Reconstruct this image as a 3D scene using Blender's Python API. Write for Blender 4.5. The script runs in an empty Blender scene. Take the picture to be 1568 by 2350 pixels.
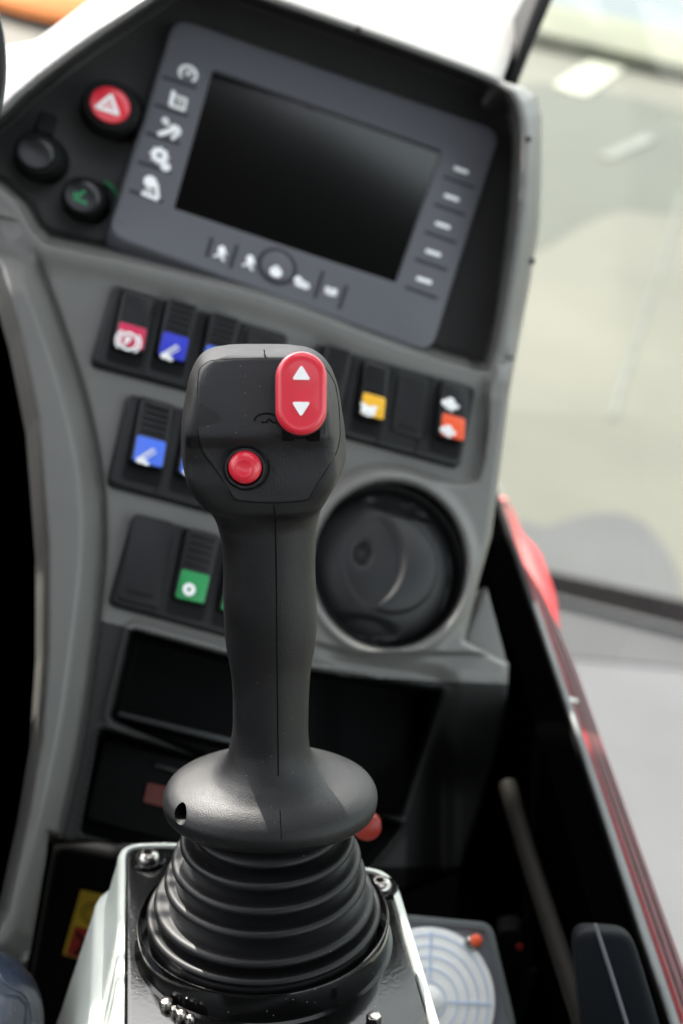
import bpy, math, random
import numpy as np
from mathutils import Matrix, Vector
R_ = math.radians
sc = bpy.context.scene
C = bpy.data.collections.new("cab_scene"); sc.collection.children.link(C)

# ------------------------------------------------------------------ camera
FPX, CX, CY = 3264.0, 784.0, 1175.0          # focal length in photograph-view pixels (1568 x 2350)
PITCH, ROLL = R_(32), R_(15)
up = np.array([math.sin(ROLL)*math.cos(PITCH), math.cos(ROLL)*math.cos(PITCH), math.sin(PITCH)])
fw = np.array([0, 0, -1.0]); fw = fw - fw.dot(up)*up; fw /= np.linalg.norm(fw)
rt = np.cross(fw, up)
RW = np.array([rt, fw, up])                  # cam -> world rotation
CAMZ = 2.6
cam_loc = np.array([0, 0, CAMZ])
def W(p): return RW @ np.asarray(p, float) + cam_loc
cam_d = bpy.data.cameras.new("camera"); cam = bpy.data.objects.new("camera", cam_d); C.objects.link(cam)
m = Matrix(RW.tolist()).to_4x4(); m.translation = Vector(cam_loc); cam.matrix_world = m
cam_d.sensor_fit = 'VERTICAL'; cam_d.sensor_height = 36; cam_d.lens = 50
cam_d.clip_start = 0.02; cam_d.clip_end = 500
cam_d.dof.use_dof = True; cam_d.dof.focus_distance = 0.505; cam_d.dof.aperture_fstop = 8.6
cam_d.dof.aperture_blades = 0
sc.camera = cam
sc.cycles.use_denoising = True
sc.cycles.max_bounces = 8; sc.cycles.transparent_max_bounces = 12
sc.cycles.caustics_reflective = False; sc.cycles.caustics_refractive = False
# ------------------------------------------------------------------ sky, sun, exposure
SUN_EL, SUN_ROT, SUN_S, SKY_S, EXPO = 42, -40, 3.0, 0.15, 2.38
wd = bpy.data.worlds.new("World"); sc.world = wd; wd.use_nodes = True
nt = wd.node_tree; bg = nt.nodes['Background']
sky = nt.nodes.new('ShaderNodeTexSky'); sky.sky_type = 'NISHITA'; sky.sun_disc = False
sky.sun_elevation = R_(SUN_EL); sky.sun_rotation = R_(SUN_ROT); sky.air_density = 1.0; sky.dust_density = 3.0
hs = nt.nodes.new('ShaderNodeHueSaturation'); hs.inputs['Saturation'].default_value = .22
nt.links.new(sky.outputs[0], hs.inputs['Color']); nt.links.new(hs.outputs[0], bg.inputs[0]); bg.inputs[1].default_value = SKY_S
sd = bpy.data.lights.new("sun", 'SUN'); sd.energy = SUN_S; sd.angle = R_(0.5); sd.color = (1, .95, .87)
sun = bpy.data.objects.new("sun", sd); C.objects.link(sun)
sv = Vector((math.sin(R_(SUN_ROT))*math.cos(R_(SUN_EL)), math.cos(R_(SUN_ROT))*math.cos(R_(SUN_EL)), math.sin(R_(SUN_EL))))
sun.rotation_euler = sv.to_track_quat('Z', 'Y').to_euler(); sun.location = (0, 0, 8)
sc.view_settings.view_transform = 'Standard'; sc.view_settings.look = 'None'
sc.view_settings.exposure = EXPO; sc.view_settings.gamma = 1

# ------------------------------------------------------------------ materials
def mat(name, col, rough=.5, spec=.5, metal=0, bump=0, bscale=900, var=0, vscale=40, coat=0, specks=0, speck_scale=260, trans=0, bdist=.0003):
    m = bpy.data.materials.new(name); m.use_nodes = True
    t = m.node_tree; b = t.nodes['Principled BSDF']; N = t.nodes.new; Lk = t.links.new
    b.inputs['Base Color'].default_value = (*col, 1); b.inputs['Roughness'].default_value = rough
    b.inputs['Specular IOR Level'].default_value = spec; b.inputs['Metallic'].default_value = metal
    b.inputs['Coat Weight'].default_value = coat; b.inputs['Coat Roughness'].default_value = .08
    if trans: b.inputs['Transmission Weight'].default_value = trans
    tc = N('ShaderNodeTexCoord')
    colout = None
    if var:
        n = N('ShaderNodeTexNoise'); n.inputs['Scale'].default_value = vscale; n.inputs['Detail'].default_value = 5
        Lk(tc.outputs['Object'], n.inputs['Vector'])
        r = N('ShaderNodeMapRange'); r.inputs[1].default_value = .3; r.inputs[2].default_value = .7
        r.inputs[3].default_value = 1-var; r.inputs[4].default_value = 1+var; Lk(n.outputs[0], r.inputs[0])
        mx = N('ShaderNodeMix'); mx.data_type = 'RGBA'; mx.blend_type = 'MULTIPLY'; mx.inputs[0].default_value = 1
        mx.inputs[6].default_value = (*col, 1); Lk(r.outputs[0], mx.inputs[7]); colout = mx.outputs[2]
        r2 = N('ShaderNodeMapRange'); r2.inputs[1].default_value = .3; r2.inputs[2].default_value = .7
        r2.inputs[3].default_value = max(.02, rough*(1-var*.6)); r2.inputs[4].default_value = min(1, rough*(1+var*.6))
        Lk(n.outputs[0], r2.inputs[0]); Lk(r2.outputs[0], b.inputs['Roughness'])
    if specks:
        v = N('ShaderNodeTexVoronoi'); v.inputs['Scale'].default_value = speck_scale; Lk(tc.outputs['Object'], v.inputs['Vector'])
        rp = N('ShaderNodeMath'); rp.operation = 'LESS_THAN'; rp.inputs[1].default_value = .085; Lk(v.outputs['Distance'], rp.inputs[0])
        sp = N('ShaderNodeSeparateColor'); Lk(v.outputs['Color'], sp.inputs[0])
        g = N('ShaderNodeMath'); g.operation = 'LESS_THAN'; g.inputs[1].default_value = specks; Lk(sp.outputs[0], g.inputs[0])
        mu = N('ShaderNodeMath'); mu.operation = 'MULTIPLY'; Lk(rp.outputs[0], mu.inputs[0]); Lk(g.outputs[0], mu.inputs[1])
        mx2 = N('ShaderNodeMix'); mx2.data_type = 'RGBA'; mx2.inputs[7].default_value = (.26, .25, .22, 1)
        if colout: Lk(colout, mx2.inputs[6])
        else: mx2.inputs[6].default_value = (*col, 1)
        Lk(mu.outputs[0], mx2.inputs[0]); colout = mx2.outputs[2]
    if colout: Lk(colout, b.inputs['Base Color'])
    if bump:
        n2 = N('ShaderNodeTexNoise'); n2.inputs['Scale'].default_value = bscale; n2.inputs['Detail'].default_value = 3
        Lk(tc.outputs['Object'], n2.inputs['Vector'])
        bp = N('ShaderNodeBump'); bp.inputs['Strength'].default_value = bump; bp.inputs['Distance'].default_value = bdist
        Lk(n2.outputs[0], bp.inputs['Height']); Lk(bp.outputs[0], b.inputs['Normal'])
    return m
M = dict(
 grip=mat('soft_touch_black', (.0045, .0045, .0050), .47, .42, bump=.6, bscale=2600, var=.22, vscale=60, specks=.09, speck_scale=640),
 plate=mat('moulded_black_face', (.0125, .0125, .0145), .50, .45, bump=.8, bscale=2400, specks=.12, speck_scale=640),
 rubber=mat('bellows_rubber', (.0035, .0035, .0038), .48, .34, bump=.25, bscale=1300, var=.1, specks=.03, speck_scale=300),
 gloss=mat('gloss_black_paint', (.004, .004, .004), .12, .28, bump=.12, bscale=500, specks=.22, speck_scale=420),
 seam=mat('gap_black', (.003, .003, .003), .9, .1),
 red=mat('red_button_plastic', (.68, .025, .045), .32, .55, bump=.08, bscale=1600, coat=.35, specks=.05, speck_scale=600),
 white=mat('white_print', (.93, .93, .92), .5, .4),
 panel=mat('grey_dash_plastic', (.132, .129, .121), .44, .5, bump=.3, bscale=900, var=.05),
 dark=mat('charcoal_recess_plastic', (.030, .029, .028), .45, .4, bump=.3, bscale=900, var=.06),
 black=mat('matt_black_plastic', (.0028, .0028, .0028), .6, .06, bump=.2),
 blackg=mat('satin_black_plastic', (.006, .006, .0065), .30, .5, bump=.15),
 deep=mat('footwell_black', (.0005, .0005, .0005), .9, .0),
 bezel=mat('slate_monitor_bezel', (.094, .094, .106), .42, .5, bump=.15, bscale=1200),
 slit=mat('bezel_slit_dark', (.018, .018, .022), .5, .4),
 screen=mat('black_screen_glass', (.0015, .0015, .0015), .13, .9),
 switch=mat('switch_black', (.0050, .0050, .0060), .40, .36, bump=.1),
 slot=mat('switch_slot_black', (.004, .004, .004), .7, .2),
 blue=mat('deep_blue_lens', (.02, .035, .55), .35, .5),
 blue2=mat('light_blue_lens', (.06, .16, .75), .35, .5),
 green=mat('green_lens', (.02, .28, .08), .35, .5),
 yellow=mat('amber_lens', (.85, .45, .02), .35, .5),
 orange=mat('orange_lens', (.80, .10, .03), .35, .5),
 crimson=mat('crimson_lens', (.55, .02, .08), .35, .5),
 greenp=mat('green_print', (.02, .22, .08), .5, .4),
 chrome=mat('zinc_plated_steel', (.40, .38, .35), .22, .5, metal=1, bump=.3, bscale=500),
 steel=mat('bare_steel', (.75, .74, .70), .25, .5, metal=1),
 pale=mat('pale_grey_green_console', (.44, .47, .43), .40, .5, bump=.5, bscale=700, var=.05, vscale=30),
 redp=mat('red_crane_paint', (.55, .03, .035), .45, .4, var=.05, vscale=8),
 redd=mat('dull_red_sill', (.11, .010, .018), .42, .45, var=.15, vscale=60),
 brownr=mat('red_brown_strip', (.10, .05, .048), .45, .4, var=.2, vscale=60),
 pinkw=mat('pale_pink_lens', (.72, .25, .33), .35, .5),
 greyr=mat('grey_rubber_sealing', (.11, .12, .12), .5, .4, bump=.2, var=.08),
 pipe=mat('brown_grey_tube', (.008, .007, .0055), .7, .08, bump=.2, var=.1),
 film=mat('dusty_blue_film', (.030, .040, .065), .28, .6, bump=.9, bscale=35, var=.35, vscale=28, coat=.5, bdist=.003),
 lowshade=mat('shaded_lower_plastic', (.020, .020, .0195), .55, .25, bump=.3),
 ventb=mat('vent_black_plastic', (.0085, .0085, .0095), .5, .4, bump=.15),
 navy=mat('blue_black_panel', (.004, .005, .007), .6, .10, var=.1),
 yellab=mat('yellow_sticker', (.42, .28, .02), .4, .4),
 redlab=mat('red_sticker', (.24, .018, .012), .4, .4),
 redim=mat('faded_red_label', (.07, .012, .008), .5, .3),
 dial=mat('pale_dial_card', (.90, .90, .88), .5, .4),
 dialblue=mat('blue_dial_print', (.55, .66, .84), .5, .4),
 clear=mat('smoky_clear_plastic', (.20, .20, .22), .12, .5, var=.15, vscale=20),
 shaping_roofm=mat('shaping_roof_lining', (.03, .03, .03), .8, .1, var=.04, vscale=10),
 cabm=mat('cab_wall_lining', (.02, .02, .02), .8, .2, var=.05, vscale=10),
 ground=mat('pale_warm_concrete', (.096, .091, .077), .85, .2, bump=.3, bscale=8, var=.28, vscale=.45),
 paving=mat('grey_concrete_paving', (.086, .082, .087), .85, .2, bump=.3, bscale=8, var=.08, vscale=2.5),
 paving2=mat('worn_grey_paving', (.055, .052, .055), .85, .2, bump=.3, bscale=8, var=.12, vscale=2.5),
 yardshade=mat('greenish_yard_shade', (.062, .064, .055), .85, .2, bump=.3, bscale=8, var=.2, vscale=.5),
 groundshade=mat('ground_shadow_grey', (.066, .064, .066), .9, .2, bump=.3, bscale=30, var=.12, vscale=2),
 drain=mat('dark_cast_iron', (.006, .005, .0055), .9, .02, var=.3, vscale=4),
 yline=mat('cream_kerb_paint', (.115, .115, .085), .8, .2, var=.15, vscale=3),
 bluew=mat('pale_blue_sheet', (.070, .084, .092), .6, .3, var=.1, vscale=1),
 reflbright=mat('bright_reflection_tint', (.26, .26, .21), .7, .2),
 refldim=mat('dim_reflection_tint', (.11, .112, .102), .8, .2, var=.3, vscale=8),
 beacon=mat('orange_lens_outdoor', (.85, .30, .10), .4, .4),
)
def glass_mat():
    m = bpy.data.materials.new('window_glass'); m.use_nodes = True; t = m.node_tree; t.nodes.clear(); N = t.nodes.new
    o = N('ShaderNodeOutputMaterial'); mx = N('ShaderNodeMixShader'); tr = N('ShaderNodeBsdfTransparent'); gl = N('ShaderNodeBsdfGlossy')
    tr.inputs[0].default_value = (.93, .96, .94, 1); gl.inputs['Roughness'].default_value = .02
    lw = N('ShaderNodeLayerWeight'); pw = N('ShaderNodeMath'); pw.operation = 'POWER'; pw.inputs[1].default_value = 5
    fr = N('ShaderNodeMath'); fr.operation = 'MULTIPLY_ADD'; fr.inputs[1].default_value = .14; fr.inputs[2].default_value = .012
    t.links.new(lw.outputs['Facing'], pw.inputs[0]); t.links.new(pw.outputs[0], fr.inputs[0])
    t.links.new(fr.outputs[0], mx.inputs[0]); t.links.new(tr.outputs[0], mx.inputs[1]); t.links.new(gl.outputs[0], mx.inputs[2])
    t.links.new(mx.outputs[0], o.inputs[0]); return m
M['glass'] = glass_mat()

# ------------------------------------------------------------------ frames and mesh helpers
def ray(px, py): return np.array([(px-CX)/FPX, (CY-py)/FPX, -1.0])
def at(px, py, D): return ray(px, py)*D
class Frame:
    def __init__(s, o, X, Y, Z):
        s.o = np.asarray(o, float); n = lambda v: np.asarray(v, float)/np.linalg.norm(v)
        s.A = np.array([n(X), n(Y), n(Z)])
    def to_cam(s, p): return s.o + np.asarray(p, float) @ s.A
    def ray(s, px, py, h=0.0):
        d = ray(px, py); n = s.A[2]; t = (n.dot(s.o)+h)/n.dot(d)
        return s.A @ (d*t - s.o)
    def poly(s, pts, h=0.0): return [tuple(s.ray(x, y, h)[:2]) for x, y in pts]
    def mat(s, org=(0, 0, 0)):
        R = RW @ s.A.T; t = W(s.to_cam(org))
        m = Matrix(R.tolist()).to_4x4(); m.translation = Vector(t); return m
WORLD = Frame(RW @ np.array([0, 0, 0.0]), RW[:, 0], RW[:, 1], RW[:, 2])
WORLD.A = RW.copy(); WORLD.o = -RW.T @ cam_loc   # local coords = world coords
ORG = {}
def thing(name, label, cat, fr, org=(0, 0, 0), group=None):
    o = bpy.data.objects.new(name, None); C.objects.link(o); o.empty_display_size = .01
    o.matrix_world = fr.mat(org); o['label'] = label; o['category'] = cat
    if group: o['group'] = group
    ORG[o.name] = np.asarray(org, float); return o
def part(name, geo, mt, parent=None, sharp=35, fr=None):
    V, F = geo; V = np.asarray(V, float)
    me = bpy.data.meshes.new(name)
    if parent is not None: V = V - ORG[parent.name]
    me.from_pydata(V.tolist(), [], F); me.update()
    me.polygons.foreach_set('use_smooth', [True]*len(me.polygons))
    me.set_sharp_from_angle(angle=R_(sharp))
    me.materials.append(M[mt])
    o = bpy.data.objects.new(name, me); C.objects.link(o)
    if parent is not None: o.parent = parent; ORG[o.name] = ORG[parent.name]
    elif fr is not None: o.matrix_world = fr.mat(); ORG[o.name] = np.zeros(3)
    return o
def join(*gs):
    V, F = [], []
    for v, f in gs:
        n = len(V); V += [tuple(p) for p in v]; F += [tuple(i+n for i in q) for q in f]
    return V, F
def chaikin(p, n=2, closed=True):
    p = [np.array(q, float) for q in p]
    for _ in range(n):
        q = []
        L = len(p) if closed else len(p)-1
        if not closed: q.append(p[0])
        for i in range(L):
            a, b = p[i], p[(i+1) % len(p)]; q += [a*.75+b*.25, a*.25+b*.75]
        if not closed: q.append(p[-1])
        p = q
    return [tuple(x) for x in p]
def area(p): return .5*sum(p[i][0]*p[(i+1) % len(p)][1]-p[(i+1) % len(p)][0]*p[i][1] for i in range(len(p)))
def roundp(p, r, seg=5):
    out = []; n = len(p)
    for i in range(n):
        a, b, c = (np.array(p[(i+k-1) % n][:2], float) for k in range(3))
        u, v = a-b, c-b; lu, lv = np.linalg.norm(u), np.linalg.norm(v); rr = min(r, lu*.45, lv*.45)
        s, e = b+u/lu*rr, b+v/lv*rr
        for k in range(seg+1):
            t = k/seg; out.append(tuple((1-t)**2*s+2*t*(1-t)*b+t*t*e))
    return out
def offset(p, d):
    p = [np.array(q, float) for q in p]; n = len(p); s = 1 if area(p) > 0 else -1; out = []
    for i in range(n):
        e1 = p[i]-p[i-1]; e2 = p[(i+1) % n]-p[i]
        l1, l2 = np.linalg.norm(e1), np.linalg.norm(e2)
        if l1 < 1e-9: e1 = e2; l1 = l2
        if l2 < 1e-9: e2 = e1; l2 = l1
        n1 = np.array([-e1[1], e1[0]])/l1*s; n2 = np.array([-e2[1], e2[0]])/l2*s
        v = n1+n2; q = v.dot(v); out.append(tuple(p[i]+(v/q*2*d if q > .2 else n1*d)))
    return out
def loft(rings, cap0=True, cap1=True, closed=True):
    V = []; F = []; n = len(rings[0])
    for r in rings: V += [tuple(q) for q in r]
    for k in range(len(rings)-1):
        for i in range(n if closed else n-1):
            j = (i+1) % n; F.append((k*n+i, k*n+j, (k+1)*n+j, (k+1)*n+i))
    if cap0: F.append(tuple(range(n-1, -1, -1)))
    if cap1: F.append(tuple((len(rings)-1)*n+i for i in range(n)))
    return V, F
def prism(p, z0, z1, bev=0, seg=3, tilt=None):
    p = [tuple(q[:2]) for q in p]
    if area(p) < 0: p = p[::-1]
    rings = [[(x, y, z0) for x, y in p]]
    if bev > 0:
        for k in range(seg+1):
            a = k/seg*math.pi/2; o = offset(p, bev*(1-math.cos(a))) if k else p
            rings.append([(x, y, z1-bev+bev*math.sin(a)) for x, y in o])
    else: rings.append([(x, y, z1) for x, y in p])
    if tilt: rings = [[(x, y, z+tilt(x, y)) if k else (x, y, z) for x, y, z in r] for k, r in enumerate(rings)]
    return loft(rings)
def ell(cx, cy, rx, ry=None, n=40, a0=0):
    ry = ry or rx
    return [(cx+rx*math.cos(a0+2*math.pi*i/n), cy+ry*math.sin(a0+2*math.pi*i/n)) for i in range(n)]
def lathe(prof, c=(0, 0, 0), n=64, cx=None, ratio=1, cap0=False, cap1=False):
    rings = []
    for r, z in prof:
        ox, oy = cx(z) if cx else (0, 0)
        rings.append([(c[0]+ox+r*math.cos(2*math.pi*i/n), c[1]+oy+ratio*r*math.sin(2*math.pi*i/n), c[2]+z) for i in range(n)])
    return loft(rings, cap0, cap1)
def tube(path, r, n=10, closed=False):
    P = [np.array(p, float) for p in path]; rings = []
    prev = None
    for i, p in enumerate(P):
        a = P[(i-1) % len(P)] if (i > 0 or closed) else p; b = P[(i+1) % len(P)] if (i < len(P)-1 or closed) else p
        t = b-a; t /= np.linalg.norm(t)
        ref = prev if prev is not None else (np.array([0, 0, 1.]) if abs(t[2]) < .9 else np.array([1., 0, 0]))
        u = ref-ref.dot(t)*t; u /= np.linalg.norm(u); v = np.cross(t, u); prev = u
        rr = r[i] if hasattr(r, '__len__') else r
        rings.append([p+rr*(math.cos(2*math.pi*k/n)*u+math.sin(2*math.pi*k/n)*v) for k in range(n)])
    if closed: rings.append(rings[0]); return loft(rings, False, False)
    return loft(rings)
def box(x0, x1, y0, y1, z0, z1, bev=0): return prism([(x0, y0), (x1, y0), (x1, y1), (x0, y1)], z0, z1, bev)
def catmull(pts, n=6):
    P = [np.array(p, float) for p in pts]; P = [2*P[0]-P[1]]+P+[2*P[-1]-P[-2]]; out = []
    for i in range(1, len(P)-2):
        for k in range(n):
            t = k/n; a, b, c, d = P[i-1:i+3]
            out.append(.5*((2*b)+(-a+c)*t+(2*a-5*b+4*c-d)*t*t+(-a+3*b-3*c+d)*t**3))
    out.append(P[-2]); return [tuple(x) for x in out]
def pchip(xs, ys):
    xs, ys = np.array(xs, float), np.array(ys, float); o = np.argsort(xs); xs, ys = xs[o], ys[o]
    h = np.diff(xs); d = np.diff(ys)/h; m = np.zeros(len(xs)); m[0], m[-1] = d[0], d[-1]
    for i in range(1, len(xs)-1): m[i] = 0 if d[i-1]*d[i] <= 0 else 2*d[i-1]*d[i]/(d[i-1]+d[i])
    def f(x):
        x = min(max(x, xs[0]), xs[-1]); i = min(max(np.searchsorted(xs, x)-1, 0), len(h)-1); t = (x-xs[i])/h[i]
        return ((2*t**3-3*t*t+1)*ys[i]+(t**3-2*t*t+t)*h[i]*m[i]+(-2*t**3+3*t*t)*ys[i+1]+(t**3-t*t)*h[i]*m[i+1])
    return f
def sdf(poly, X, Y):
    P = np.array(poly, float); d = np.full(X.shape, 1e9); s = np.zeros(X.shape, bool)
    for i in range(len(P)):
        a, b = P[i], P[(i+1) % len(P)]; e = b-a; wx, wy = X-a[0], Y-a[1]
        t = np.clip((wx*e[0]+wy*e[1])/(e.dot(e)+1e-12), 0, 1)
        d = np.minimum(d, (wx-e[0]*t)**2+(wy-e[1]*t)**2)
        c = ((a[1] > Y) != (b[1] > Y))
        with np.errstate(divide='ignore', invalid='ignore'):
            xi = (b[0]-a[0])*(Y-a[1])/(b[1]-a[1]+1e-12)+a[0]
        s ^= c & (X < xi)
    d = np.sqrt(d); return np.where(s, -d, d)
def sm(t): t = np.clip(t, 0, 1); return t*t*(3-2*t)
def struct(o, kind='structure'): o['kind'] = kind; return o

# ================================================================== SETTING: yard outside
def G(px, py, z=0.0):
    d = RW @ ray(px, py); t = (z-CAMZ)/d[2]; return (d[0]*t, d[1]*t)
def sheet(name, pts, z, mt, n=1):
    p = chaikin(pts, n) if n > 1 else pts
    return struct(part(name, prism(p, z-.003, z), mt, None, fr=WORLD))
struct(part('ground', box(-150, 150, -150, 150, -.5, 0), 'ground', None, fr=WORLD))
sheet('pavement', [G(1150, 1352), G(1700, 1475), G(2300, 1650), G(2300, 3400), G(600, 3400), G(800, 1275)], .004, 'paving')
sheet('path', [G(1150, 1352), G(1700, 1475), G(2300, 1650), G(2300, 1790), G(1700, 1550), G(1150, 1500)], .008, 'paving2')
sheet('path', [G(1120, 150), G(1700, 280), G(1700, 440), G(1560, 500), G(1400, 470), G(1180, 620), G(1100, 500)], .002, 'yardshade', 2)  # darker sheet stands in for shadow over the far yard
sheet('ground_shadow', [G(1120, 1200), G(1200, 1195), G(1250, 1215), G(1310, 1190), G(1370, 1178), G(1430, 1180), G(1480, 1200), G(1520, 1250), G(1550, 1300), G(1580, 1420), G(1150, 1345)], .004, 'groundshade', 2)  # rounded grey sheet painted as the machine's shadow on the yard
dr = thing('drain_channel', 'long black drain channel between the grey paving and the pale yard', 'drain', WORLD, (*G(1420, 1380), 0))
part('channel', prism([G(1150, 1295), G(1700, 1415), G(1700, 1490), G(1150, 1350)], 0, .012), 'drain', dr)
part('edge_rail', prism([G(1150, 1352), G(1700, 1490), G(1700, 1500), G(1150, 1360)], 0, .03), 'paving2', dr)
kb = thing('kerb', 'cream concrete kerb across the far side of the pale yard', 'kerb', WORLD, (*G(1400, 100), 0))
part('kerb_stone', prism([G(1180, 20), G(1800, 160), G(1800, 245), G(1180, 95)], 0, .12, .02), 'yline', kb)
sheet('pavement', [G(900, -40), G(1180, 20), G(1800, 160), G(1900, -60), G(1500, -120)], .004, 'bluew')
def stripe(a, b, w, mt, z=.012):
    A, B = np.array(G(*a)), np.array(G(*b)); d = (B-A)/np.linalg.norm(B-A); n = np.array([-d[1], d[0]])*w
    return struct(part('reflection_streak', prism(roundp([A-n, B-n, B+n, A+n], w*.8), 0, z), mt, None, fr=WORLD))
stripe((1305, 212), (1402, 145), .13, 'reflbright'); stripe((1385, 365), (1495, 316), .045, 'refldim')  # pale stripes on the ground imitate lamp reflections in the window glass
for q in ([(1500, 640), (1508, 640), (1410, 960), (1398, 960)],
          [(1560, 440), (1568, 445), (1512, 640), (1504, 640)]):
    sheet('reflection_streak', [G(*a) for a in q], .006, 'refldim')  # faint streaks, same painted reflection tone
def G_disc(px, py, r): return ell(*G(px, py), r, r, 20)
# machine beyond the windscreen, top left
q = np.array(G(115, 60)); t = thing('parked_machine', 'blurred orange machine housing outside beyond the white dash top', 'vehicle', WORLD, (*q, 0))
q = np.array(G(128, -2))
part('housing', lathe([(.70, 0), (.72, .06), (.66, .14), (.5, .22), (.28, .27), (.001, .29)], (q[0], q[1], .05), 40), 'beacon', t)
part('skirt', lathe([(.5, 0), (.5, .06)], (q[0], q[1], 0), 32), 'drain', t)
# ================================================================== SETTING: cab shell (world axes)
def wbox(name, x0, x1, y0, y1, z0, z1, mt, bev=0): return part(name, box(x0, x1, y0, y1, z0, z1, bev), mt, None, fr=WORLD)
Z = CAMZ
def bx6(x0, x1, y0, y1): return prism([(x0, y0), (x1, y0), (x1, y1), (x0, y1)], Z+.42, Z+.47)
struct(part('light_shaping_roof', join(bx6(-.75, .75, -.95, .02), bx6(-.75, -.34, .02, .64), bx6(.40, .75, .02, .64),  # unseen roof; hatch, slot and bars shaped to steer sun and sky light
    prism([(-.75, .64), (.75, .64), (.75, .975), (.0, .935), (-.10, .99), (-.10, 1.45), (-.40, 1.44), (-.56, 1.372), (-.90, 1.28), (-.90, 1.18), (-.75, 1.18), (-.45, 1.18), (-.45, 1.03), (-.75, 1.03)], Z+.42, Z+.47)), 'shaping_roofm', None, fr=WORLD))
struct(wbox('wall_rear', -.75, .75, -.99, -.95, Z-1.16, Z+.22, 'cabm'))
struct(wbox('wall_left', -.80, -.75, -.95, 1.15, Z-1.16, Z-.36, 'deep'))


# ================================================================== DASHBOARD
pA, pB, pC = at(700, 1000, .80), at(700, 400, .842), at(1100, 1000, .84)
nP = np.cross(pC-pA, pB-pA); nP /= np.linalg.norm(nP)
if nP[2] < 0: nP = -nP
P = Frame(pA, (1, 0, 0), (0, 1, 0), nP)
def planepoint(px, py):
    d = ray(px, py); return d*(nP.dot(pA)/nP.dot(d))
xx = planepoint(800, 1000+100*math.tan(R_(15.5)))-planepoint(700, 1000); xx /= np.linalg.norm(xx)
P = Frame(pA, xx, np.cross(nP, xx), nP)
mm = .001
STEP = 4
xs = np.arange(-90, 1285, STEP); ys = np.arange(-90, 2240, STEP)
X, Y = np.meshgrid(xs.astype(float), ys.astype(float))
O = [(-90, 150), (10, 106), (80, 93), (150, 42), (225, -15), (290, -90), (1262, -90), (1222, 0), (1152, 186), (1200, 200), (1232, 222), (1243, 262), (1243, 400), (1238, 520), (1215, 660), (1188, 800), (1170, 900),
     (1142, 1120), (1128, 1230), (1100, 1330), (1068, 1470), (1168, 1522), (1165, 1600), (1140, 1750), (1060, 2000), (800, 2100), (400, 1950), (250, 1930), (150, 1935), (112, 1912), (108, 1960), (60, 2240), (-60, 2240), (15, 2090), (60, 1880), (90, 1700), (103, 1500), (103, 1260), (80, 960), (40, 760), (0, 620), (-90, 480)]
dO = sdf(O, X, Y)
Cv = [(-90, 330), (0, 265), (60, 205), (180, 112), (300, 30), (360, -10), (450, -75), (560, -20), (700, 28), (900, 98), (1100, 172), (1168, 205), (1195, 250), (1203, 340), (1192, 520), (1165, 700), (1135, 850), (1112, 862),
      (1000, 832), (850, 780), (700, 718), (560, 672), (420, 640), (280, 605), (150, 578), (80, 560), (20, 440), (-90, 400)]
Cv = chaikin(Cv, 1)
dC = sdf(Cv, X, Y)
vrow = (X-700)*math.sin(R_(15.5))*-1+(Y-700)*math.cos(R_(15.5))      # down the panel
rimh = 20*sm((140-vrow)/640)+6
h = np.zeros(X.shape)
wall = np.where((vrow > -60) & (X < 1080), 44, 30)
tow = np.where(X < 150, 40, 0)
floor = -25.0
inside = sm(-dC/wall)
top = rimh*sm((30-dC)/30)*0+rimh
outfall = np.where((vrow < 0), np.clip(dC-12, 0, 400)*.62, 0)
near = sm(1-dC/70)
h = np.where(dC > 0, rimh*np.where(vrow < -10, 1, near)-outfall*sm((-vrow)/120), rimh)
h = h*(1-inside)+floor*inside
# left column
GR = [(60, 500), (78, 575), (140, 750), (195, 920), (228, 1080), (236, 1200), (232, 1320), (212, 1480), (190, 1650), (150, 1850), (110, 2000), (60, 2240), (-200, 2240), (-200, 400)]
GR = chaikin(GR, 2); dG = sdf(GR, X, Y)
col = sm(-dG/55)*sm((Y-560)/120)
h = h+np.where(Y > 480, 1, 0)*(16*col)-4.0*np.exp(-(dG/9)**2)*sm((Y-560)/60)
# recessed bank field and raised vent surround
vc = (893, 1297)
ca, sa = math.cos(R_(10)), math.sin(R_(10))
dv = np.sqrt(((X-vc[0])/.925)**2+((Y-vc[1]))**2)
B = chaikin([(1118, 885), (1122, 950), (1104, 1085), (1085, 1112), (1020, 1106), (900, 1066), (800, 1082), (700, 1180), (640, 1300), (640, 1500), (1300, 1500), (1300, 800), (1150, 830)], 1)
dB = sdf(B, X, Y)
bead = dv
k_ = 17
h = h+8*sm(.5-dB/k_)*sm((Y-800)/80)
h = h+5*np.exp(-((dv-205)/14)**2)
h = h-20*sm((196-dv)/16)
# ledge under the vent
h = h-10*sm((Y-(1500+(X-900)*.1))/60)*sm((X-700)/100)*sm((1060-X)/60)
# storage recess and drawer recess
T1 = roundp([(298, 1440), (520, 1500), (760, 1540), (1022, 1582), (985, 1700), (925, 1880), (700, 1860), (450, 1740), (248, 1652)], 18)
dT = sdf(T1, X, Y)
h = h+3*np.exp(-((dT-6)/12)**2)-50*sm((4-dT)/26)
T2 = roundp([(228, 1668), (420, 1725), (620, 1780), (930, 1890), (800, 2050), (180, 1915)], 18)
dT2 = sdf(T2, X, Y)
h = h-25*sm((4-dT2)/12)*(1-sm((4-dT)/14))+2*np.exp(-(dT2/10)**2)*(dT > 8)
und = sm((Y-(1530+(X-1000)*.05))/300)*sm((X-930)/90)
h = h-75*und
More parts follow.
